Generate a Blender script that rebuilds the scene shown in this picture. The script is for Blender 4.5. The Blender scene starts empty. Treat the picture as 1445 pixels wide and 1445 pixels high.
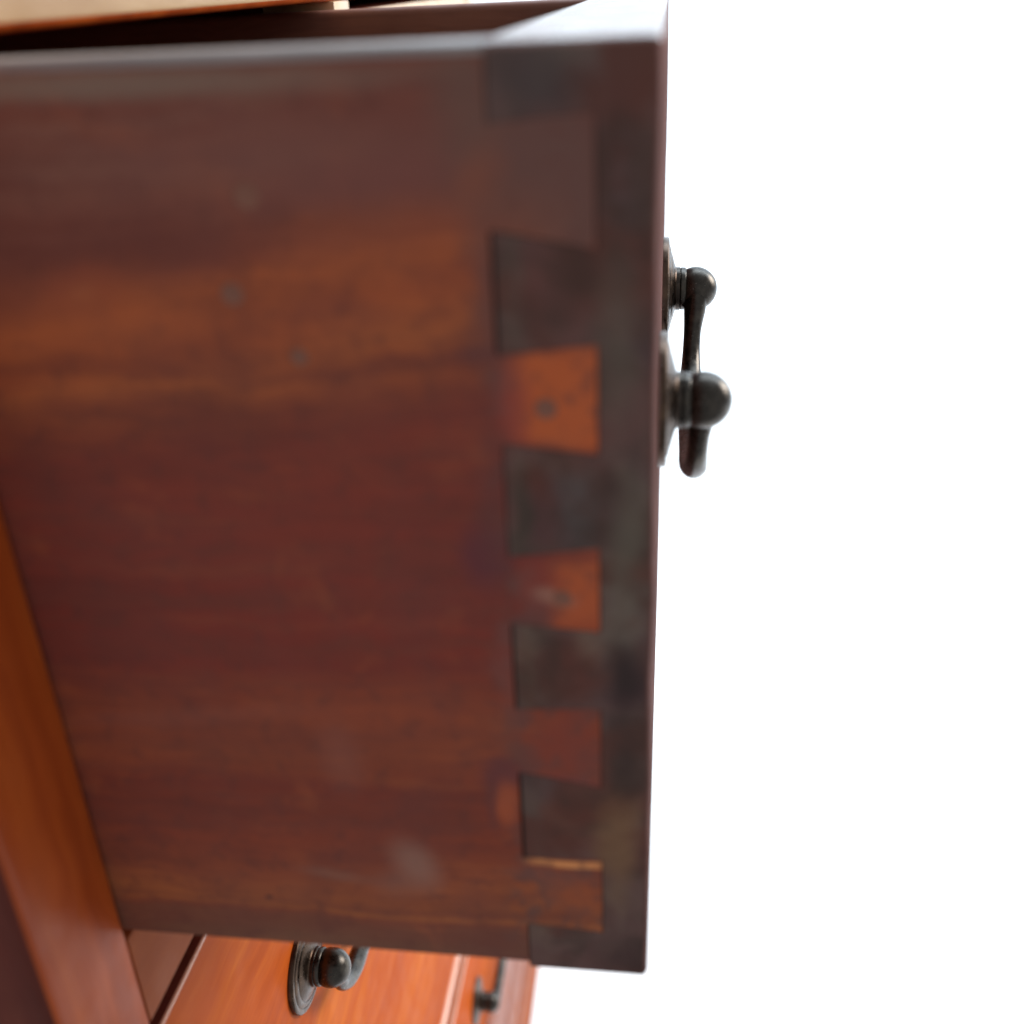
import bpy, bmesh, math, random
from mathutils import Vector, Matrix

random.seed(4)
S = bpy.context.scene
COL = S.collection
MM = 0.001

# ------------------------------------------------------------------ camera
CAM_R = ((0.990147, 0.132637, -0.044894),
         (0.019711, -0.449435, -0.893096),
         (-0.138635, 0.883411, -0.447621))     # rows: camera right, camera down, camera forward
CAM_C = (1.0 * MM, -132.2 * MM, 7.5 * MM)
cd = bpy.data.cameras.new('camera')
cam = bpy.data.objects.new('camera', cd)
COL.objects.link(cam)
r, d, f = (Vector(v) for v in CAM_R)
m = Matrix((r, -d, -f)).transposed().to_4x4()
m.translation = Vector(CAM_C)
cam.matrix_world = m
cd.sensor_fit = 'HORIZONTAL'
cd.sensor_width = 36.0
cd.lens = 36.0 * 1508.7 / 1445.0
cd.clip_start = 0.002
cd.clip_end = 50.0
cd.dof.use_dof = True
cd.dof.focus_distance = 0.275
cd.dof.aperture_fstop = cd.lens / 3.8
S.camera = cam

# ------------------------------------------------------------------ world, exposure, lamps
w = bpy.data.worlds.new('World')
S.world = w
w.use_nodes = True
bg = w.node_tree.nodes['Background']
bg.inputs[0].default_value = (0.93, 0.96, 1.0, 1)
bg.inputs[1].default_value = 0.5
S.view_settings.view_transform = 'Standard'
S.view_settings.look = 'None'
S.view_settings.exposure = 0.0
S.view_settings.gamma = 1.0
S.cycles.max_bounces = 8
S.cycles.use_denoising = True


def area(name, loc, target, sx, sy, power, color):
    l = bpy.data.lights.new(name, 'AREA')
    l.shape = 'RECTANGLE'
    l.size, l.size_y, l.energy, l.color = sx, sy, power, color
    o = bpy.data.objects.new(name, l)
    COL.objects.link(o)
    o.location = loc
    o.rotation_euler = (Vector(target) - Vector(loc)).to_track_quat('-Z', 'Y').to_euler()
    return o


area('added_overhead_light', (0.8, 1.5, 1.55), (0.7, 2.0, -0.5), 2.6, 1.5, 92, (0.72, 0.87, 1.0))  # added lamp out of view, turns the backdrop white
area('added_key_light', (1.3, 0.95, 0.50), (-0.1, 0.15, -0.25), 0.7, 0.7, 28, (1.0, 0.96, 0.91))  # added lamp out of view, brightens the drawer fronts


# ------------------------------------------------------------------ node helpers
class NT:
    def __init__(self, name):
        self.m = bpy.data.materials.new(name)
        self.m.use_nodes = True
        self.t = self.m.node_tree
        self.b = self.t.nodes['Principled BSDF']
        tc = self.t.nodes.new('ShaderNodeTexCoord')
        self.p = self.vm('MULTIPLY', tc.outputs['Object'], (1000, 1000, 1000))   # millimetres

    def put(self, sock, v):
        if v is None:
            return
        if isinstance(v, bpy.types.NodeSocket):
            self.t.links.new(v, sock)
        else:
            if hasattr(sock.default_value, '__len__') and len(sock.default_value) == 4 and len(v) == 3:
                v = (*v, 1)
            sock.default_value = v

    def vm(self, op, a, b=None, out='Vector'):
        n = self.t.nodes.new('ShaderNodeVectorMath')
        n.operation = op
        self.put(n.inputs[0], a)
        if b is not None:
            self.put(n.inputs[1], b)
        return n.outputs['Value'] if out == 'Value' else n.outputs['Vector']

    def ma(self, op, a, b=None, c=None):
        n = self.t.nodes.new('ShaderNodeMath')
        n.operation = op
        self.put(n.inputs[0], a)
        if b is not None:
            self.put(n.inputs[1], b)
        if c is not None:
            self.put(n.inputs[2], c)
        return n.outputs[0]

    def sep(self, v):
        n = self.t.nodes.new('ShaderNodeSeparateXYZ')
        self.put(n.inputs[0], v)
        return n.outputs

    def noise(self, vec, scale, detail=3, rough=0.55, dist=0.0, color=False):
        n = self.t.nodes.new('ShaderNodeTexNoise')
        self.put(n.inputs['Vector'], vec)
        n.inputs['Scale'].default_value = scale
        n.inputs['Detail'].default_value = detail
        n.inputs['Roughness'].default_value = rough
        n.inputs['Distortion'].default_value = dist
        return n.outputs['Color'] if color else n.outputs[0]

    def ramp(self, fac, stops, interp='LINEAR'):
        n = self.t.nodes.new('ShaderNodeValToRGB')
        n.color_ramp.interpolation = interp
        e = n.color_ramp.elements
        while len(e) < len(stops):
            e.new(0.5)
        for i, (p, c) in enumerate(stops):
            e[i].position = p
            e[i].color = (*c, 1) if len(c) == 3 else c
        self.put(n.inputs[0], fac)
        return n.outputs[0]

    def rng(self, v, a, b, c=0.0, d=1.0, smooth=True):
        n = self.t.nodes.new('ShaderNodeMapRange')
        n.interpolation_type = 'SMOOTHSTEP' if smooth else 'LINEAR'
        self.put(n.inputs[0], v)
        for i, x in enumerate((a, b, c, d)):
            n.inputs[i + 1].default_value = x
        return n.outputs[0]

    def mix(self, fac, a, b, mode='MIX'):
        n = self.t.nodes.new('ShaderNodeMix')
        n.data_type = 'RGBA'
        n.blend_type = mode
        self.put(n.inputs[0], fac)
        self.put(n.inputs[6], a)
        self.put(n.inputs[7], b)
        return n.outputs[2]

    def blob(self, col, p, c, rx, rz, color, amt=1.0, soft=0.5, rot=0.0, rect=False, ax='XZ'):
        """a stain: ellipse or rectangle in the plane of the board, edges broken by the warped p"""
        cen = (c[0], 0, c[1]) if ax == 'XZ' else (0, c[0], c[1])
        q = self.vm('SUBTRACT', p, cen)
        if rot:
            n = self.t.nodes.new('ShaderNodeVectorRotate')
            n.rotation_type = 'Y_AXIS' if ax == 'XZ' else 'X_AXIS'
            self.put(n.inputs['Vector'], q)
            n.inputs['Angle'].default_value = math.radians(rot)
            q = n.outputs[0]
        q = self.vm('MULTIPLY', q, (1 / rx, 0, 1 / rz) if ax == 'XZ' else (0, 1 / rx, 1 / rz))
        if rect:
            o = self.sep(self.vm('ABSOLUTE', q))
            dd = self.ma('MAXIMUM', o[0 if ax == 'XZ' else 1], o[2])
        else:
            dd = self.vm('LENGTH', q, out='Value')
        k = self.rng(dd, 1 - soft, 1 + soft, amt, 0.0)
        return self.mix(k, col, color)

    def bump(self, h, strength, dist):
        n = self.t.nodes.new('ShaderNodeBump')
        n.inputs['Strength'].default_value = strength
        n.inputs['Distance'].default_value = dist
        self.put(n.inputs['Height'], h)
        self.put(self.b.inputs['Normal'], n.outputs[0])
        return n

    def fin(self, color, rough, spec=0.5, metal=0.0, coat=0.0, coat_rough=0.1, matt=0.0):
        b = self.b
        self.put(b.inputs['Base Color'], color)
        self.put(b.inputs['Roughness'], rough)
        b.inputs['Specular IOR Level'].default_value = spec
        b.inputs['Metallic'].default_value = metal
        b.inputs['Coat Weight'].default_value = coat
        b.inputs['Coat Roughness'].default_value = coat_rough
        if matt:                      # dull wax: most of the surface scatters without a gloss
            df = self.t.nodes.new('ShaderNodeBsdfDiffuse')
            self.put(df.inputs['Color'], color)
            mx = self.t.nodes.new('ShaderNodeMixShader')
            mx.inputs[0].default_value = matt
            self.t.links.new(b.outputs[0], mx.inputs[1])
            self.t.links.new(df.outputs[0], mx.inputs[2])
            self.t.links.new(mx.outputs[0], self.t.nodes['Material Output'].inputs['Surface'])
        return self.m


def polished(name, dark, mid, light, grain='Y', coat=0.5, seed=0.0, streak=None, rough=0.38, blobs=(), spec=0.5, matt=0.0):
    """french polished mahogany: streaky grain along one axis, fine pores, glossy coat"""
    n = NT(name)
    sc = {'X': (0.004, 0.09, 0.09), 'Y': (0.09, 0.004, 0.09), 'Z': (0.09, 0.09, 0.004)}[grain]
    fine = tuple(v * (6.0 if v > 0.05 else 9.0) for v in sc)
    p = n.vm('ADD', n.p, (seed * 37, seed * 91, seed * 53))
    warp = n.vm('MULTIPLY', n.vm('SUBTRACT', n.noise(p, 0.03, 2, color=True), (0.5, 0.5, 0.5)), (9, 9, 9))
    q = n.vm('ADD', p, warp)
    a = n.noise(n.vm('MULTIPLY', q, sc), 1.0, 4, 0.6)
    fi = n.noise(n.vm('MULTIPLY', q, fine), 1.0, 3, 0.6)
    col = n.ramp(a, [(0.28, dark), (0.5, mid), (0.72, light)])
    col = n.mix(n.rng(fi, 0.35, 0.65, 0.0, 0.55), col, n.mix(0.5, col, dark))
    cl = n.noise(p, 0.022, 3)
    col = n.mix(n.rng(cl, 0.4, 0.72, 0.0, 0.5), col, dark)
    if streak:            # one bright yellow figure running the length of the board
        z = n.sep(n.vm('ADD', n.p, n.vm('MULTIPLY', warp, (1.2, 1.2, 1.2))))[2]
        k = n.ma('MULTIPLY', n.rng(z, 104, 112), n.rng(z, 122, 128, 1.0, 0.0))
        col = n.mix(n.ma('MULTIPLY', k, 0.7), col, (0.80, 0.27, 0.03))
    for bl in blobs:
        col = n.blob(col, n.vm('ADD', n.p, warp), *bl[0], **bl[1])
    rg = n.rng(n.noise(p, 0.12, 4), 0.3, 0.7, rough - 0.07, rough + 0.1)
    n.bump(fi, 0.12, 0.0003)
    return n.fin(col, rg, spec, 0, coat, 0.16, matt)


def side_board(name):
    """old drawer side: bands of stained red brown mahogany, grey worn top edge, orange tail ends"""
    n = NT(name)
    warp = n.vm('MULTIPLY', n.vm('SUBTRACT', n.noise(n.p, 0.09, 4, color=True), (0.5, 0.5, 0.5)), (5, 0, 5))
    wv2 = n.vm('MULTIPLY', n.vm('SUBTRACT', n.noise(n.vm('MULTIPLY', n.p, (0.012, 1, 0.05)), 1.0, 3, color=True), (0.5, 0.5, 0.5)), (0, 0, 16))
    ps = n.vm('ADD', n.p, n.vm('MULTIPLY', warp, (0.35, 0, 0.35)))
    p = n.vm('ADD', n.p, warp)
    pb = n.vm('ADD', p, wv2)
    o = n.sep(pb)
    # bands run along the board and climb a little towards the front
    tilt = n.ma('MULTIPLY', n.ma('ADD', o[0], 30.0), n.rng(o[2], -75, -25, 0.0, -0.20))
    z = n.ma('MULTIPLY', n.ma('ADD', o[2], tilt), -1 / 150.0)
    col = n.ramp(z, [(0.00, (0.19, 0.085, 0.068)), (0.05, (0.18, 0.066, 0.052)), (0.095, (0.165, 0.056, 0.045)),
                     (0.125, (0.175, 0.053, 0.041)), (0.155, (0.34, 0.088, 0.036)), (0.19, (0.30, 0.076, 0.035)), (0.225, (0.38, 0.106, 0.040)),
                     (0.255, (0.26, 0.070, 0.035)), (0.31, (0.19, 0.042, 0.031)), (0.45, (0.19, 0.038, 0.030)),
                     (0.58, (0.175, 0.034, 0.027)), (0.64, (0.235, 0.056, 0.031)), (0.70, (0.245, 0.062, 0.032)), (0.735, (0.17, 0.038, 0.027)),
                     (0.82, (0.205, 0.048, 0.029)), (0.87, (0.25, 0.068, 0.034)), (0.925, (0.30, 0.098, 0.040)), (0.94, (0.27, 0.085, 0.040)),
                     (0.955, (0.165, 0.068, 0.043)), (1.0, (0.145, 0.068, 0.047))])
    # grain
    g = n.noise(n.vm('MULTIPLY', pb, (0.012, 1, 0.22)), 1.0, 5, 0.62)
    col = n.mix(n.rng(g, 0.45, 0.7, 0, 0.5), col, (0.135, 0.036, 0.032))
    col = n.mix(n.rng(g, 0.30, 0.45, 0.16, 0.0), col, (0.34, 0.10, 0.05))
    fg = n.noise(n.vm('MULTIPLY', p, (0.05, 1, 1.6)), 1.0, 3, 0.6)
    col = n.mix(n.rng(fg, 0.4, 0.7, 0, 0.25), col, (0.10, 0.03, 0.028))
    mot = n.noise(n.p, 0.045, 4, 0.6)
    col = n.mix(n.rng(mot, 0.5, 0.75, 0, 0.4), col, (0.13, 0.044, 0.042))
    m2 = n.noise(n.vm('MULTIPLY', n.p, (0.022, 1, 0.14)), 1.0, 6, 0.62, 0.3)
    col = n.mix(n.rng(m2, 0.46, 0.74, 0, 0.42), col, (0.095, 0.028, 0.025))
    col = n.mix(n.rng(m2, 0.28, 0.44, 0.32, 0), col, (0.33, 0.10, 0.042))
    m3 = n.noise(n.p, 0.22, 5, 0.7)
    col = n.mix(n.rng(m3, 0.48, 0.68, 0, 0.5), col, (0.10, 0.036, 0.033))
    m4 = n.noise(n.vm('ADD', n.p, (51, 3, 19)), 0.05, 6, 0.66, 0.5)
    col = n.mix(n.rng(m4, 0.46, 0.70, 0, 0.38), col, (0.10, 0.034, 0.033))
    col = n.mix(n.rng(m4, 0.30, 0.44, 0.3, 0), col, (0.34, 0.095, 0.04))
    st = n.noise(n.vm('MULTIPLY', pb, (0.008, 1, 0.45)), 1.0, 3, 0.6)
    col = n.mix(n.rng(st, 0.42, 0.66, 0, 0.4), col, (0.14, 0.042, 0.034))
    # dirt gathered round the joints
    jo = n.sep(p)[0]
    jn = n.noise(n.p, 0.16, 5, 0.65)
    jm = n.ma('MULTIPLY', n.rng(jo, -27, -19), n.rng(jn, 0.44, 0.60))
    col = n.mix(n.ma('MULTIPLY', jm, 0.8), col, (0.10, 0.055, 0.055))
    B = lambda *a, **k: n.blob(*a, **k)
    grey = (0.17, 0.135, 0.135)
    col = B(col, n.vm('ADD', n.p, n.vm('MULTIPLY', warp, (1, 0, 0.25))), (-74, -2.2), 38, 1.5, (0.19, 0.155, 0.135), 0.6, 0.85)            # worn grey arris
    col = B(col, p, (-45, -11), 26, 4.5, (0.17, 0.075, 0.068), 0.6, 0.8)
    col = B(col, p, (-34, -14.0), 14, 3.0, (0.16, 0.06, 0.055), 0.7, 0.8, 8)
    col = B(col, p, (-76, -28), 4.5, 3.2, (0.25, 0.06, 0.035), 0.45, 0.8)              # knot
    col = B(col, p, (-76, -28), 1.6, 1.2, (0.33, 0.12, 0.06), 0.3, 0.8)
    # tails
    org = (0.42, 0.098, 0.036)
    col = B(col, p, (-12, -14.5), 11, 11, (0.125, 0.064, 0.060), 0.92, 0.7)
    col = B(col, p, (-21.5, -13.5), 2.4, 3.4, (0.30, 0.08, 0.038), 0.3, 0.9)
    col = B(col, p, (-12.0, -43.0), 6.0, 8.0, org, 0.9, 0.45, rect=True)
    col = B(col, p, (-18.5, -44.5), 2.4, 7, (0.26, 0.055, 0.045), 0.6, 0.7)
    col = B(col, p, (-10.2, -71.5), 3.4, 8.0, (0.37, 0.086, 0.036), 0.9, 0.6, rect=True)
    col = B(col, p, (-16, -71), 3.2, 6, (0.22, 0.05, 0.042), 0.6, 0.7)
    col = B(col, p, (-13.8, -73.6), 2.6, 1.5, (0.30, 0.16, 0.13), 0.6, 0.7)
    col = B(col, p, (-13, -100), 6, 7, (0.20, 0.046, 0.034), 0.8, 0.7)
    col = B(col, p, (-24, -67), 3.2, 5, (0.10, 0.032, 0.044), 0.8, 0.7)               # dark bruise by the second pin
    col = B(col, p, (-23.5, -107), 3.4, 3.5, (0.11, 0.036, 0.042), 0.75, 0.6)
    col = B(col, p, (-23, -113), 2.0, 4.2, (0.36, 0.088, 0.04), 0.6, 0.6)
    col = B(col, p, (-25.5, -113), 1.0, 5.5, (0.12, 0.04, 0.04), 0.6, 0.6)
    col = B(col, ps, (-13.2, -124.9), 5.8, 0.7, (0.58, 0.24, 0.10), 0.95, 0.5, rect=True)  # bare split
    col = B(col, p, (-15, -128), 7.0, 1.6, (0.15, 0.06, 0.055), 0.6, 0.6)
    col = B(col, p, (-12, -132), 5.5, 4.0, (0.26, 0.07, 0.034), 0.6, 0.7)
    col = B(col, p, (-21.0, -30), 2.0, 8, (0.16, 0.055, 0.052), 0.4, 0.95)
    col = B(col, p, (-21.6, -86), 1.8, 8, (0.17, 0.06, 0.055), 0.5, 0.8)
    col = B(col, p, (-34, -22), 15, 4.2, (0.37, 0.098, 0.040), 0.35, 0.9, 8)
    col = B(col, p, (-78, -31), 20, 5.0, (0.37, 0.10, 0.040), 0.4, 0.9, 4)
    col = B(col, p, (-20, -36.5), 6, 1.0, (0.10, 0.04, 0.045), 0.6, 0.8)
    col = B(col, p, (-14, -50.2), 7, 0.9, (0.13, 0.045, 0.045), 0.6, 0.8, -6)
    col = B(col, p, (-14, -66.0), 8, 1.3, (0.13, 0.035, 0.035), 0.7, 0.8, 5)
    col = B(col, p, (-14, -107.5), 7, 1.3, (0.16, 0.05, 0.05), 0.6, 0.8, -5)
    col = n.mix(n.ma('MULTIPLY', n.ma('MULTIPLY', n.rng(jo, -22, -17), n.rng(n.noise(n.p, 0.3, 5, 0.65), 0.5, 0.66)), 0.6), col, (0.12, 0.05, 0.045))
    col = B(col, p, (-20.6, -28), 2.6, 10, (0.125, 0.056, 0.05), 0.6, 0.95)
    col = B(col, p, (-22.5, -5), 4, 6, (0.13, 0.072, 0.064), 0.7, 0.9)
    col = B(col, p, (-22, -58), 2.2, 10, (0.11, 0.042, 0.042), 0.6, 0.9)
    # hazy scuffs
    col = B(col, ps, (-39.5, -127.5), 3.4, 5.0, (0.24, 0.135, 0.118), 0.68, 0.8, 25)
    col = B(col, ps, (-43, -132), 3.6, 2.6, (0.21, 0.10, 0.083), 0.45, 0.9)
    col = B(col, ps, (-50, -105), 3.0, 6.0, (0.23, 0.09, 0.075), 0.35, 0.9)
    col = B(col, ps, (-54, -131.0), 5.5, 1.2, (0.23, 0.115, 0.09), 0.4, 0.9, -8)
    col = B(col, ps, (-74, -98), 18, 1.6, (0.22, 0.075, 0.06), 0.3, 0.9, 6)
    col = B(col, p, (-67, -137.6), 0.7, 0.5, (0.07, 0.03, 0.03), 0.9, 0.5)
    rg = n.rng(n.noise(n.p, 0.1, 4), 0.3, 0.7, 0.5, 0.68)
    n.bump(n.ma('ADD', n.ma('MULTIPLY', g, 0.7), n.ma('MULTIPLY', fg, 0.3)), 0.25, 0.0004)
    return n.fin(n.mix(1.0, col, (1.36, 1.27, 1.10), 'MULTIPLY'), rg, 0.3, matt=0.6)


def end_grain(name):
    """grimy grey brown end grain of the drawer front"""
    n = NT(name)
    a = n.noise(n.p, 0.075, 5, 0.62, 0.6)
    col = n.ramp(a, [(0.30, (0.105, 0.066, 0.078)), (0.45, (0.15, 0.100, 0.102)), (0.58, (0.165, 0.125, 0.122)),
                     (0.75, (0.21, 0.165, 0.14))])
    b = n.noise(n.vm('MULTIPLY', n.p, (0.5, 0.5, 0.12)), 1.0, 4, 0.6)
    col = n.mix(n.rng(b, 0.45, 0.7, 0, 0.5), col, (0.10, 0.072, 0.08))
    o = n.sep(n.vm('ADD', n.p, n.vm('MULTIPLY', n.noise(n.p, 0.06, 3, color=True), (14, 0, 14))))
    big = n.noise(n.p, 0.035, 3, 0.5)
    col = n.mix(n.rng(big, 0.48, 0.68, 0.0, 0.75), col, (0.165, 0.072, 0.072))
    col = n.mix(n.rng(big, 0.30, 0.45, 0.6, 0.0), col, (0.20, 0.16, 0.135))
    red = n.rng(o[2], -135, -60, 0.5, 0.0)
    col = n.mix(red, col, n.mix(0.5, col, (0.15, 0.045, 0.045)))
    warp = n.vm('MULTIPLY', n.vm('SUBTRACT', n.noise(n.p, 0.12, 4, color=True), (0.5, 0.5, 0.5)), (6, 0, 6))
    p = n.vm('ADD', n.p, warp)
    B = lambda *a, **k: n.blob(*a, **k)
    col = B(col, p, (-13.5, -28), 5, 5, (0.17, 0.078, 0.075), 0.7, 0.7)
    col = B(col, p, (-18.6, -29), 1.8, 8, (0.16, 0.135, 0.125), 0.6, 0.6)
    col = B(col, p, (-10.5, -59), 4, 5, (0.115, 0.115, 0.13), 0.8, 0.6)
    col = B(col, p, (-15, -60), 3, 5, (0.12, 0.055, 0.062), 0.7, 0.6)
    col = B(col, p, (-18.6, -60), 1.5, 7, (0.15, 0.12, 0.10), 0.7, 0.6)
    col = B(col, p, (-13, -86), 5, 6, (0.15, 0.058, 0.052), 0.85, 0.5)
    col = B(col, p, (-18.8, -86), 1.6, 7, (0.19, 0.135, 0.11), 0.7, 0.6)
    col = B(col, p, (-9.2, -81.5), 2.5, 3, (0.25, 0.19, 0.16), 0.6, 0.7)
    col = B(col, p, (-4.0, -78), 2.2, 8, (0.20, 0.18, 0.165), 0.7, 0.7)
    col = B(col, p, (-3.0, -88), 3.0, 5, (0.09, 0.05, 0.06), 0.7, 0.7)
    col = B(col, p, (-13, -116), 4.5, 5.5, (0.16, 0.068, 0.055), 0.85, 0.5)
    col = B(col, p, (-18.8, -115), 1.6, 7, (0.13, 0.095, 0.09), 0.7, 0.6)
    col = B(col, p, (-4.8, -117), 3.2, 8, (0.235, 0.13, 0.085), 0.75, 0.7)
    col = B(col, p, (-10.5, -109), 3.2, 2, (0.21, 0.13, 0.115), 0.6, 0.7)
    col = B(col, p, (-4, -12), 2.4, 12, (0.125, 0.105, 0.125), 0.6, 0.7)
    late = [((-3.5, -87), 2.6, 6, (0.035, 0.025, 0.028), 0.8), ((-3.6, -63), 2.0, 8, (0.17, 0.16, 0.14), 0.6), ((-5, -35), 2.5, 9, (0.16, 0.14, 0.125), 0.5),
            ((-14, -3), 5, 4, (0.075, 0.065, 0.075), 0.7), ((-5.5, -122), 2.8, 9, (0.24, 0.15, 0.09), 0.6), ((-4, -146), 5, 4, (0.05, 0.03, 0.035), 0.6),
            ((-18.5, -60), 1.6, 6, (0.045, 0.035, 0.035), 0.6), ((-4, -104), 2.2, 6, (0.055, 0.04, 0.04), 0.6)]
    rg = n.rng(a, 0.3, 0.7, 0.48, 0.66)
    n.bump(n.noise(n.p, 0.9, 4), 0.2, 0.0003)
    red2 = n.noise(n.vm('ADD', n.p, (31, 7, 13)), 0.065, 5, 0.6, 0.5)
    col = n.mix(n.rng(red2, 0.42, 0.62, 0.0, 0.8), col, (0.13, 0.05, 0.042))
    dk = n.noise(n.vm('ADD', n.p, (3, 17, 71)), 0.09, 5, 0.6, 0.4)
    col = n.mix(n.rng(dk, 0.44, 0.68, 0.0, 0.65), col, (0.066, 0.045, 0.042))
    for c_, rx, rz, cc, am in late:
        col = B(col, p, c_, rx, rz, cc, am, 0.85)
    col = n.mix(1.0, col, (0.90, 0.80, 0.68), 'MULTIPLY')
    return n.fin(col, rg, 0.3, matt=0.5)


def metal(name, tint=(1, 1, 1)):
    n = NT(name)
    a = n.noise(n.p, 0.25, 4, 0.6)
    col = n.ramp(a, [(0.3, (0.032, 0.027, 0.023)), (0.55, (0.055, 0.048, 0.041)), (0.75, (0.10, 0.085, 0.068))])
    col = n.mix(1.0, col, tint, 'MULTIPLY')
    s = n.noise(n.p, 2.6, 2, 0.5)
    k = n.rng(s, 0.70, 0.76, 0.0, 0.75)
    col = n.mix(k, col, (0.45, 0.43, 0.40))
    rg = n.rng(n.noise(n.p, 0.5, 4), 0.3, 0.7, 0.24, 0.40)
    rg = n.ma('MAXIMUM', rg, n.ma('MULTIPLY', k, 0.9))
    n.bump(n.noise(n.p, 0.8, 4), 0.12, 0.0004)
    return n.fin(col, rg, 0.5, 0.95)


def plain(name, col, rough, spec=0.4, var=0.3):
    n = NT(name)
    a = n.noise(n.p, 0.05, 4)
    dk = tuple(c * (1 - var) for c in col)
    return n.fin(n.ramp(a, [(0.3, dk), (0.7, col)]), rough, spec)


M = {}
M['side'] = side_board('stained_drawer_side_wood')
M['end'] = end_grain('grimy_end_grain')
M['front'] = polished('dark_polished_mahogany', (0.12, 0.03, 0.022), (0.22, 0.055, 0.035), (0.32, 0.09, 0.05), 'Y', 0.25, spec=0.3)
M['orange'] = polished('orange_polished_mahogany', (0.34, 0.056, 0.008), (0.44, 0.083, 0.010), (0.53, 0.125, 0.013), 'Y', 0.0, 1.3, spec=0.3, matt=0.78, streak=True)
M['frame'] = polished('mahogany_frame_wood', (0.27, 0.042, 0.009), (0.43, 0.078, 0.014), (0.55, 0.118, 0.02), 'Z', 0.0, 2.1, spec=0.3, matt=0.55)
M['rail'] = polished('mahogany_rail_wood', (0.18, 0.04, 0.014), (0.28, 0.07, 0.022), (0.38, 0.11, 0.034), 'Y', 0.25, 3.4, spec=0.3, matt=0.2)
M['carcass'] = polished('dark_carcass_wood', (0.08, 0.021, 0.016), (0.15, 0.035, 0.025), (0.20, 0.055, 0.034), 'Z', 0.0, 4.0, spec=0.05)
M['inner'] = polished('unpolished_inner_wood', (0.13, 0.042, 0.026), (0.20, 0.068, 0.040), (0.27, 0.10, 0.055), 'X', 0.0, 5.0, rough=0.6)
M['rail2'] = polished('lower_rail_mahogany', (0.24, 0.056, 0.018), (0.31, 0.08, 0.026), (0.38, 0.11, 0.036), 'Y', 0.0, 3.4, spec=0.2, matt=0.7)
M['face'] = polished('matt_drawer_face', (0.09, 0.04, 0.035), (0.135, 0.06, 0.050), (0.18, 0.08, 0.065), 'Y', 0.0, 8.0, spec=0.1, rough=0.6, matt=0.6)
M['top'] = polished('waxed_drawer_top', (0.12, 0.06, 0.05), (0.20, 0.10, 0.08), (0.28, 0.15, 0.12), 'Y', 0.5, 8.5, spec=0.5, rough=0.28)
M['rail_tan'] = polished('tan_glare_rail_wood', (0.38, 0.21, 0.10), (0.52, 0.32, 0.165), (0.62, 0.42, 0.24), 'Y', 0.3, 6.9)  # mahogany lightened to tan: glare put into the colour
M['pale'] = polished('pale_glare_rail_wood', (0.44, 0.27, 0.13), (0.58, 0.39, 0.21), (0.68, 0.50, 0.31), 'Y', 0.3, 6.2)  # paler still, stronger glare put into the wood colour
M['worn_sheen'] = plain('worn_sheen_edge', (0.27, 0.225, 0.21), 0.30, 0.6)  # lighter than the side: sky sheen put into the colour
M['arris'] = polished('highlit_orange_arris', (0.55, 0.22, 0.12), (0.68, 0.32, 0.2), (0.75, 0.4, 0.26), 'Y', 0.8, 7.0)  # lightened edges: the highlight line is put into the colour
M['metal'] = metal('dark_bronze')
M['plate'] = metal('brown_bronze', (1.25, 0.9, 0.72))
M['nail'] = plain('dull_nail_iron', (0.29, 0.125, 0.085), 0.7, 0.2)
M['white'] = plain('white_backdrop_paper', (0.90, 0.90, 0.90), 0.9, 0.1, 0.01)


# ------------------------------------------------------------------ mesh helpers (all sizes in mm)
def link(name, bm, mats, parent=None, loc=(0, 0, 0), smooth=False, angle=35):
    bmesh.ops.recalc_face_normals(bm, faces=bm.faces[:])
    me = bpy.data.meshes.new(name)
    for v in bm.verts:
        v.co *= MM
    if smooth:
        for e in bm.edges:
            e.smooth = not (len(e.link_faces) == 2 and e.calc_face_angle(0) > math.radians(angle))
        for fc in bm.faces:
            fc.smooth = True
    bm.to_mesh(me)
    bm.free()
    for mt in (mats if isinstance(mats, (list, tuple)) else [mats]):
        me.materials.append(mt)
    o = bpy.data.objects.new(name, me)
    COL.objects.link(o)
    o.location = Vector(loc) * MM
    if parent:
        o.parent = parent
    return o


def box(x0, x1, y0, y1, z0, z1, bev=0.4, seg=2, bm=None):
    own = bm is None
    t = bmesh.new()
    bmesh.ops.create_cube(t, size=1)
    for v in t.verts:
        v.co = Vector(((x0 + x1) / 2 + v.co.x * (x1 - x0), (y0 + y1) / 2 + v.co.y * (y1 - y0), (z0 + z1) / 2 + v.co.z * (z1 - z0)))
    if bev:
        bmesh.ops.bevel(t, geom=t.edges[:], offset=bev, segments=seg, profile=0.5, affect='EDGES')
    return t


def prism(poly, axis, a, b):
    """polygon extruded along an axis; poly in the two other axes in order"""
    bm = bmesh.new()
    def P(u, v, w):
        return {'Y': (u, w, v), 'Z': (u, v, w), 'X': (w, u, v)}[axis]
    lo = [bm.verts.new(P(u, v, a)) for u, v in poly]
    hi = [bm.verts.new(P(u, v, b)) for u, v in poly]
    n = len(poly)
    bm.faces.new(lo)
    bm.faces.new(hi[::-1])
    for i in range(n):
        bm.faces.new((lo[i], lo[(i + 1) % n], hi[(i + 1) % n], hi[i]))
    bmesh.ops.recalc_face_normals(bm, faces=bm.faces[:])
    return bm


def bev(bm, test, off, seg=3):
    es = [e for e in bm.edges if test(e.verts[0].co, e.verts[1].co)]
    bmesh.ops.bevel(bm, geom=es, offset=off, segments=seg, profile=0.5, affect='EDGES')
    return bm


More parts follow.
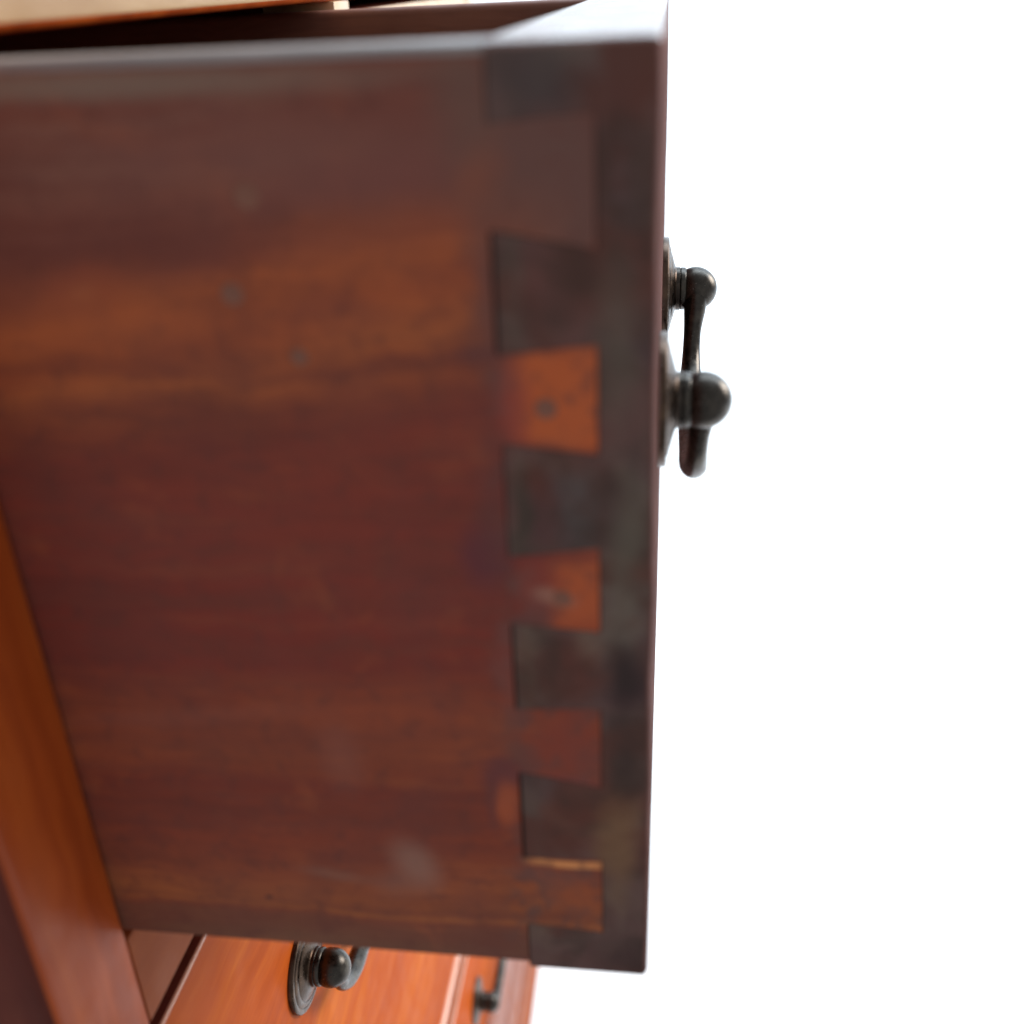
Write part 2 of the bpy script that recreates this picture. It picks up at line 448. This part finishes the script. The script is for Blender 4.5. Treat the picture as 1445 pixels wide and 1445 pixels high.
def lathe(profile, seg=40):
    """turned about the X axis; profile is (x, r)"""
    bm = bmesh.new()
    rings = []
    for x, r_ in profile:
        if r_ < 1e-4:
            rings.append([bm.verts.new((x, 0, 0))])
        else:
            rings.append([bm.verts.new((x, r_ * math.cos(2 * math.pi * i / seg), r_ * math.sin(2 * math.pi * i / seg))) for i in range(seg)])
    for a, b in zip(rings, rings[1:]):
        for i in range(seg):
            j = (i + 1) % seg
            if len(b) == 1:
                bm.faces.new((a[i], a[j], b[0]))
            elif len(a) == 1:
                bm.faces.new((a[0], b[j], b[i]))
            else:
                bm.faces.new((a[i], a[j], b[j], b[i]))
    return bm


def catmull(pts, n):
    out = []
    P = [pts[0]] + pts + [pts[-1]]
    for i in range(1, len(P) - 2):
        for k in range(n):
            t = k / n
            out.append(tuple(0.5 * (2 * P[i][c] + (P[i + 1][c] - P[i - 1][c]) * t + (2 * P[i - 1][c] - 5 * P[i][c] + 4 * P[i + 1][c] - P[i + 2][c]) * t * t
                                    + (3 * P[i][c] - P[i - 1][c] - 3 * P[i + 1][c] + P[i + 2][c]) * t ** 3) for c in range(len(pts[0]))))
    out.append(pts[-1])
    return out


def tube(pts, seg=18):
    """pts are (x, y, z, radius)"""
    bm = bmesh.new()
    rings = []
    V = [Vector(p[:3]) for p in pts]
    for i, p in enumerate(pts):
        t = (V[min(i + 1, len(V) - 1)] - V[max(i - 1, 0)]).normalized()
        n1 = Vector((1, 0, 0))
        n1 = (n1 - t * n1.dot(t)).normalized()
        n2 = t.cross(n1)
        rings.append([bm.verts.new(V[i] + (n1 * math.cos(2 * math.pi * k / seg) + n2 * math.sin(2 * math.pi * k / seg)) * p[3]) for k in range(seg)])
    for a, b in zip(rings, rings[1:]):
        for k in range(seg):
            bm.faces.new((a[k], a[(k + 1) % seg], b[(k + 1) % seg], b[k]))
    bm.faces.new(rings[0])
    bm.faces.new(rings[-1][::-1])
    return bm


def thing(name, label, cat, loc, group=None):
    o = bpy.data.objects.new(name, None)
    COL.objects.link(o)
    o.location = Vector(loc) * MM
    o.empty_display_size = 0.02
    o['label'], o['category'] = label, cat
    if group:
        o['group'] = group
    return o


# ------------------------------------------------------------------ setting: one white sweep, floor running up into a wall
FLOOR = -664.0
bm = bmesh.new()
prof = [(-30, FLOOR), (400, FLOOR), (1200, FLOOR), (1900, FLOOR)]
for k in range(1, 13):
    a = math.pi / 2 * k / 12
    prof.append((1900 + 700 * math.sin(a), FLOOR + 700 - 700 * math.cos(a)))
prof += [(2600, 900), (2600, 1900)]
xs = [-1500, 0, 1500, 3000]
g = [[bm.verts.new((x, y, z)) for x in xs] for y, z in prof]
for i in range(len(prof) - 1):
    for j in range(len(xs) - 1):
        bm.faces.new((g[i][j], g[i][j + 1], g[i + 1][j + 1], g[i + 1][j]))
bd = link('backdrop', bm, M['white'], smooth=True, angle=60)
bd['kind'] = 'structure'

# ------------------------------------------------------------------ the chest
XF = -96.6            # plane of the chest's face
XB = -430.0
YL, YR = -24.0, 446.0
ch = thing('chest_of_drawers', 'small polished mahogany chest holding drawers, its frame seen at left and below the open drawer', 'chest', (-260, 211, FLOOR))
OFF = tuple(-c for c in (-260, 211, FLOOR))


def cpart(name, bm, mat, parent=ch, smooth=True):
    return link(name, bm, mat, parent, OFF if parent is ch else (0, 0, 0), smooth)


RT = 3.3              # underside of the top rail
TOPZ = 30.0
# frame
b_ = box(XF - 22, XF, YL, -0.9, -640, TOPZ, 0)
bev(b_, lambda a, b: abs(a.x - XF) < .01 and abs(b.x - XF) < .01 and abs(a.y - YL) < .01 and abs(b.y - YL) < .01, 2.2, 4)
bev(b_, lambda a, b: abs(a.x - XF) < .01 and abs(b.x - XF) < .01 and abs(a.y + .9) < .01 and abs(b.y + .9) < .01, 0.8, 3)
st = cpart('stile', b_, [M['frame'], M['carcass']])
for p_ in st.data.polygons:
    p_.material_index = 1 if p_.normal.y < -0.8 else 0  # near side in darker wood: its shade is put into the colour
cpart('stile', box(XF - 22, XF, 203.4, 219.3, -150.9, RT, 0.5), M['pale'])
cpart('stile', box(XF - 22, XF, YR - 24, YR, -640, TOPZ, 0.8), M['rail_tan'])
b_ = box(XF - 22, XF - .1, -0.5, YR - 24, RT, TOPZ, 0)
bev(b_, lambda a, b: a.x > XF - 1 and b.x > XF - 1 and abs(a.z - RT) < .01 and abs(b.z - RT) < .01, 2.0, 5)
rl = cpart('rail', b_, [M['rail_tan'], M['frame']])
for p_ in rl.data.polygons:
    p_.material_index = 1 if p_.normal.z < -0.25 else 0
for z0, z1 in ((-173.6, -151.0), (-455.5, -434.5), (-640, -556)):
    cpart('rail', box(XF - 22, XF - .1, -0.5, YR - 24, z0, z1, 0.4), M['rail2'])
bead = link('bead', box(XF - 3, XF + 1.3, 1.6, YR - 25.3, -434.3, -430.8, 1.2, 4), M['arris'], None, (0, 0, 0), True, 60)
bead.parent = ch
bead.location = Vector(OFF) * MM
# carcass
cpart('side_panel', box(XB, XF - 22, YL, YL + 14, -640, TOPZ, 0.3), M['carcass'])
cpart('side_panel', box(XB, XF - 22, YR - 14, YR, -640, TOPZ, 0.3), M['carcass'])
cpart('back_panel', box(XB - 8, XB, YL, YR, -640, TOPZ, 0.3), M['carcass'])
cpart('top_panel', box(XB - 12, XF + 7, YL - 8, YR + 8, TOPZ, TOPZ + 16, 3, 3), M['carcass'])
cpart('dust_board', box(XB, XF - 22, YL + 14, YR - 14, -172, -160, 0.3), M['carcass'])
cpart('dust_board', box(XB, XF - 22, YL + 14, YR - 14, -452, -440, 0.3), M['carcass'])
cpart('drawer_partition', box(XB, XF - 22, 204.5, 218.5, -160, TOPZ, 0.3), M['carcass'])
# plinth with its moulding
pl = cpart('plinth', box(XB, -84.5, YL - 10, YR + 10, FLOOR, -622, 1.2, 3), M['rail2'])
prof = [(-97.5, -545), (-94.5, -545.5), (-92.6, -549), (-91.2, -556), (-92.0, -563), (-93.4, -566.5), (-93.2, -571), (-91.5, -580), (-90.2, -588),
        (-88.6, -592), (-87.6, -599), (-87.6, -607), (-88.8, -611.5), (-89.6, -613), (-87.4, -614.5), (-85.6, -618), (-85.2, -621.8), (-97.5, -621.8)]
bm = bmesh.new()
ya, yb = YL - 9, YR + 9
lo = [bm.verts.new((x, ya, z)) for x, z in prof]
hi = [bm.verts.new((x, yb, z)) for x, z in prof]
for i in range(len(prof) - 1):
    bm.faces.new((lo[i], hi[i], hi[i + 1], lo[i + 1]))
bm.faces.new(lo); bm.faces.new(hi[::-1])
link('moulding', bm, M['rail'], pl, (0, 0, 0), True, 50)

# ------------------------------------------------------------------ drawer handles: bail + two roses + two posts
rose_prof = [(0, 12.9), (1.2, 12.9), (1.5, 12.6), (1.6, 11.5), (1.42, 11.25), (1.68, 10.95), (2.1, 9.6), (1.95, 9.35), (2.2, 9.05), (3.0, 6.2), (3.25, 5.5), (3.6, 5.3), (3.6, 0)]
bc, br = 8.3, 5.45
post_prof = [(3.2, 5.4), (4.3, 5.4), (4.5, 5.15), (4.7, 5.35), (5.6, 5.3), (5.95, 5.0), (6.15, 4.45)]
a0 = math.asin(4.45 / br)
for k in range(15):
    a = a0 + 0.0
    th = math.pi - a0 + (0 - (math.pi - a0)) * k / 14
    if k == 0:
        continue
    post_prof.append((bc + br * math.cos(th), max(br * math.sin(th), 0.0)))
x_shift = 0
half = [(8.3, 38.5, 0.2, 2.3), (8.4, 37.0, -1.2, 2.8), (8.2, 36.3, -4.8, 2.7), (7.8, 35.4, -9.5, 2.2), (7.6, 33.2, -14.5, 2.2), (7.5, 28.0, -19.0, 2.6),
        (7.2, 20.5, -21.8, 2.9), (7.0, 11.0, -23.2, 2.6), (7.0, 0.0, -23.8, 2.6)]
path = [(x, -y, z, r_) for x, y, z, r_ in half] + half[-2::-1]
bail_me = rose_me = post_me = None


def handle(parent, face_x, yc, zc, base):
    """one bail handle on a drawer front, base = the drawer's own origin"""
    global bail_me, rose_me, post_me
    loc = (face_x - base[0], yc - base[1], zc - base[2])
    if bail_me is None:
        h = link('bail_handle', tube(catmull(path, 5)), M['metal'], parent, loc, True, 70)
        bail_me = h.data
        for s in (-1, 1):
            ro = link('rose', lathe(rose_prof, 48), M['plate'], h, (0, 40 * s, 0), True, 60) if s < 0 else bpy.data.objects.new('rose', rose_me)
            po = link('post', lathe(post_prof, 40), M['metal'], h, (0, 40 * s, 0), True, 40) if s < 0 else bpy.data.objects.new('post', post_me)
            rose_me, post_me = ro.data, po.data
            if s > 0:
                for o in (ro, po):
                    COL.objects.link(o); o.parent = h; o.location = Vector((0, 40, 0)) * MM
        return h
    h = bpy.data.objects.new('bail_handle', bail_me)
    COL.objects.link(h); h.parent = parent; h.location = Vector(loc) * MM
    for s in (-1, 1):
        for nm, me in (('rose', rose_me), ('post', post_me)):
            o = bpy.data.objects.new(nm, me)
            COL.objects.link(o); o.parent = h; o.location = Vector((0, 40 * s, 0)) * MM
    return h


# ------------------------------------------------------------------ the open drawer
GRP = 'drawers of the mahogany chest'
FX = 0.1
DW = 203.0
dr = thing('drawer', 'short drawer pulled far out of the chest, its stained dovetailed side towards the viewer', 'drawer', (0, 0, 0), GRP)
DT, DB = 1.1, -150.0
XE = -300.0
tails = [(-8.0, -20.5, -6.9, -23.0), (-36.6, -49.2, -35.3, -50.6), (-66.7, -78.0, -65.0, -79.0), (-93.6, -106.0, -92.9, -108.3), (-124.3, -139.4, -123.6, -140.4)]
XR, XT = -20.3, -7.65
poly = [(XE, DB + 1.2), (XE, DT), (XR, DT)]
for a, b, c, d_ in tails:
    poly += [(XR, a), (XT, c), (XT, d_), (XR, b)]
poly += [(XR, DB + 1.2)]


def drawer_side(y0, y1):
    b_ = prism(poly, 'Y', y0, y1)
    bev(b_, lambda a, b: abs(a.z - DT) < .01 and abs(b.z - DT) < .01 and abs(a.y - b.y) < .01, 2.0, 5)
    bev(b_, lambda a, b: abs(a.y - b.y) < .001 and a.z < DT - 2.5 and b.z < DT - 2.5 and not (a.x < XE + 1 and b.x < XE + 1), 0.12, 2)
    return b_


sp = link('side_panel', drawer_side(0, 10), [M['side'], M['worn_sheen']], dr, smooth=True)
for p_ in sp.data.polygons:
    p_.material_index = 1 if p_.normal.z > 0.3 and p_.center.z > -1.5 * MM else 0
link('side_panel', drawer_side(DW - 10, DW), M['inner'], dr, smooth=True)
link('back_panel', box(XE, XE + 9, 10.2, DW - 10.2, DB + 8, DT - 3, 0.6), M['inner'], dr)
link('bottom_panel', box(XE + 9.2, -20.8, 10.2, DW - 10.2, DB + 5, DB + 10, 0.3), M['inner'], dr)
poly_f = [(FX, 0), (FX, DW), (-7.5, DW), (-7.5, DW - 10.15), (-20.5, DW - 10.15), (-20.5, 10.15), (-7.5, 10.15), (-7.5, 0)]
fb = prism(poly_f, 'Z', DB, DT)
bev(fb, lambda a, b: (a.x > -1 and b.x > -1) or (abs(a.z - DT) < .01 and abs(b.z - DT) < .01 and (a.y < .1 and b.y < .1)), 1.0, 4)
from mathutils import noise as mn
es = [e for e in fb.edges if e.calc_length() > 40 and e.verts[0].co.x > -1.6 and e.verts[1].co.x > -1.6]
bmesh.ops.subdivide_edges(fb, edges=es, cuts=30, use_grid_fill=False)
for v in fb.verts:
    if v.co.x > -1.6 and 2 < -v.co.z < 148:
        v.co.x += 0.32 * mn.noise(Vector((0.3, v.co.y * 0.02, v.co.z * 0.045))) + 0.16 * mn.noise(Vector((7.3, v.co.y * 0.03, v.co.z * 0.16)))
fp = link('front_panel', fb, [M['face'], M['end'], M['top']], dr, smooth=True, angle=50)
for p_ in fp.data.polygons:
    if abs(p_.normal.y) > 0.9 or (abs(p_.normal.z) < .3 and p_.center.x < -6 * MM):
        p_.material_index = 1
    if p_.normal.z > 0.3 and p_.center.z > -2 * MM:
        p_.material_index = 2
# pins of the front between the tails
gap = 0.05
edges = [(DT, DT)] + [v for a, b, c, d_ in tails for v in ((a, c), (b, d_))] + [(DB, DB)]
for y0, y1, tag in ((0.0, 10.15, 0), (DW - 10.15, DW, 1)):
    for k in range(0, len(edges), 2):
        (r0, t0), (r1, t1) = edges[k], edges[k + 1]
        g0 = 0 if k == 0 else gap
        g1 = 0 if k == len(edges) - 2 else gap
        jx = random.uniform(-0.4, 0.3)
        pb = prism([(-20.5 + jx * (k > 0), r0 - g0), (-7.5, t0 - g0), (-7.5, t1 + g1), (-20.5 + jx * (k > 0), r1 + g1)], 'Y', y0, y1)
        if k == 0:
            bev(pb, lambda a, b: abs(a.z - DT) < .01 and abs(b.z - DT) < .01 and abs(a.y - b.y) < .01, 1.3, 4)
        dp = link('dovetail_pin', pb, [M['end'], M['top']], fp, smooth=True)
        for p_ in dp.data.polygons:
            p_.material_index = 1 if p_.normal.z > 0.3 and k == 0 and p_.center.z > -1.5 * MM else 0
# nails driven through the side
for x, z, rr in ((-51.5, -15.7, 1.35), (-55.5, -28.2, 1.25), (-47.5, -36.8, 1.0), (-14.5, -44.0, 1.2), (-13.0, -73.4, 1.1)):
    bm = lathe([(0.02, rr * 1.25), (0.20, rr * 1.12), (0.26, rr * 0.95), (0.12, rr * 0.7), (0.05, rr * 0.35), (0.04, 0)], 20)
    bmesh.ops.rotate(bm, verts=bm.verts[:], cent=(0, 0, 0), matrix=Matrix.Rotation(math.radians(-90), 3, 'Z'))
    link('nail', bm, M['nail'], sp, (x, 0.02, z), True, 30)
handle(dr, FX, 101.5, -66, (0, 0, 0))


# ------------------------------------------------------------------ the closed drawers
def closed(label, y0, y1, z0, z1, handles, mat, rad=1.0, arris=None, top=None):
    base = (XF, (y0 + y1) / 2, z0)
    t = thing('drawer', label, 'drawer', base, GRP)
    inv = tuple(-c for c in base)
    b_ = box(XF - 20, XF, y0, y1, z0, z1, 0)
    if top:
        bev(b_, lambda a, b: a.x > XF - .1 and b.x > XF - .1 and a.z > z1 - .01 and b.z > z1 - .01, top, 3)
        bev(b_, lambda a, b: a.x > XF - .1 and b.x > XF - .1 and a.z < z0 + .01 and b.z < z0 + .01, rad, 4)
    else:
        bev(b_, lambda a, b: a.x > XF - .1 and b.x > XF - .1, rad, 4)
    fr = link('front_panel', b_, [mat, arris or M['arris'], M['carcass']], t, inv, True, 50)
    for p_ in fr.data.polygons:
        p_.material_index = 2 if p_.normal.x < 0.15 else (1 if p_.normal.x < 0.98 else 0)  # edge faces in dark wood: gap shade put into the colour
    for s in (y0 + 2, y1 - 12):
        link('side_panel', box(XE, XF - 20.2, s, s + 10, z0 + 2, z1 - 3, 0.4), M['inner'], t, inv)
    link('back_panel', box(XE - 9, XE - .2, y0 + 2, y1 - 2, z0 + 8, z1 - 4, 0.4), M['inner'], t, inv)
    link('bottom_panel', box(XE, XF - 20.2, y0 + 12.2, y1 - 12.2, z0 + 5, z0 + 10, 0.3), M['inner'], t, inv)
    for yc, zc in handles:
        handle(t, XF, yc, zc, base)
    return t


closed('closed drawer, front paled for glare, behind the open one, only a sliver at top', 220.6, YR - 25, -149.5, 0.3, [(321, -66)], M['pale'], 0.5, M['pale'])
closed('wide closed drawer with glowing orange front directly below the open drawer', 1.8, YR - 25.5, -430.2, -178.0, [(109, -239), (311, -239)], M['orange'], 2.2, None, 0.6)
closed('lowest wide closed drawer just above the moulded base of the chest', 1.8, YR - 25.5, -555, -456.8, [(109, -504), (311, -504)], M['orange'], 2.2)
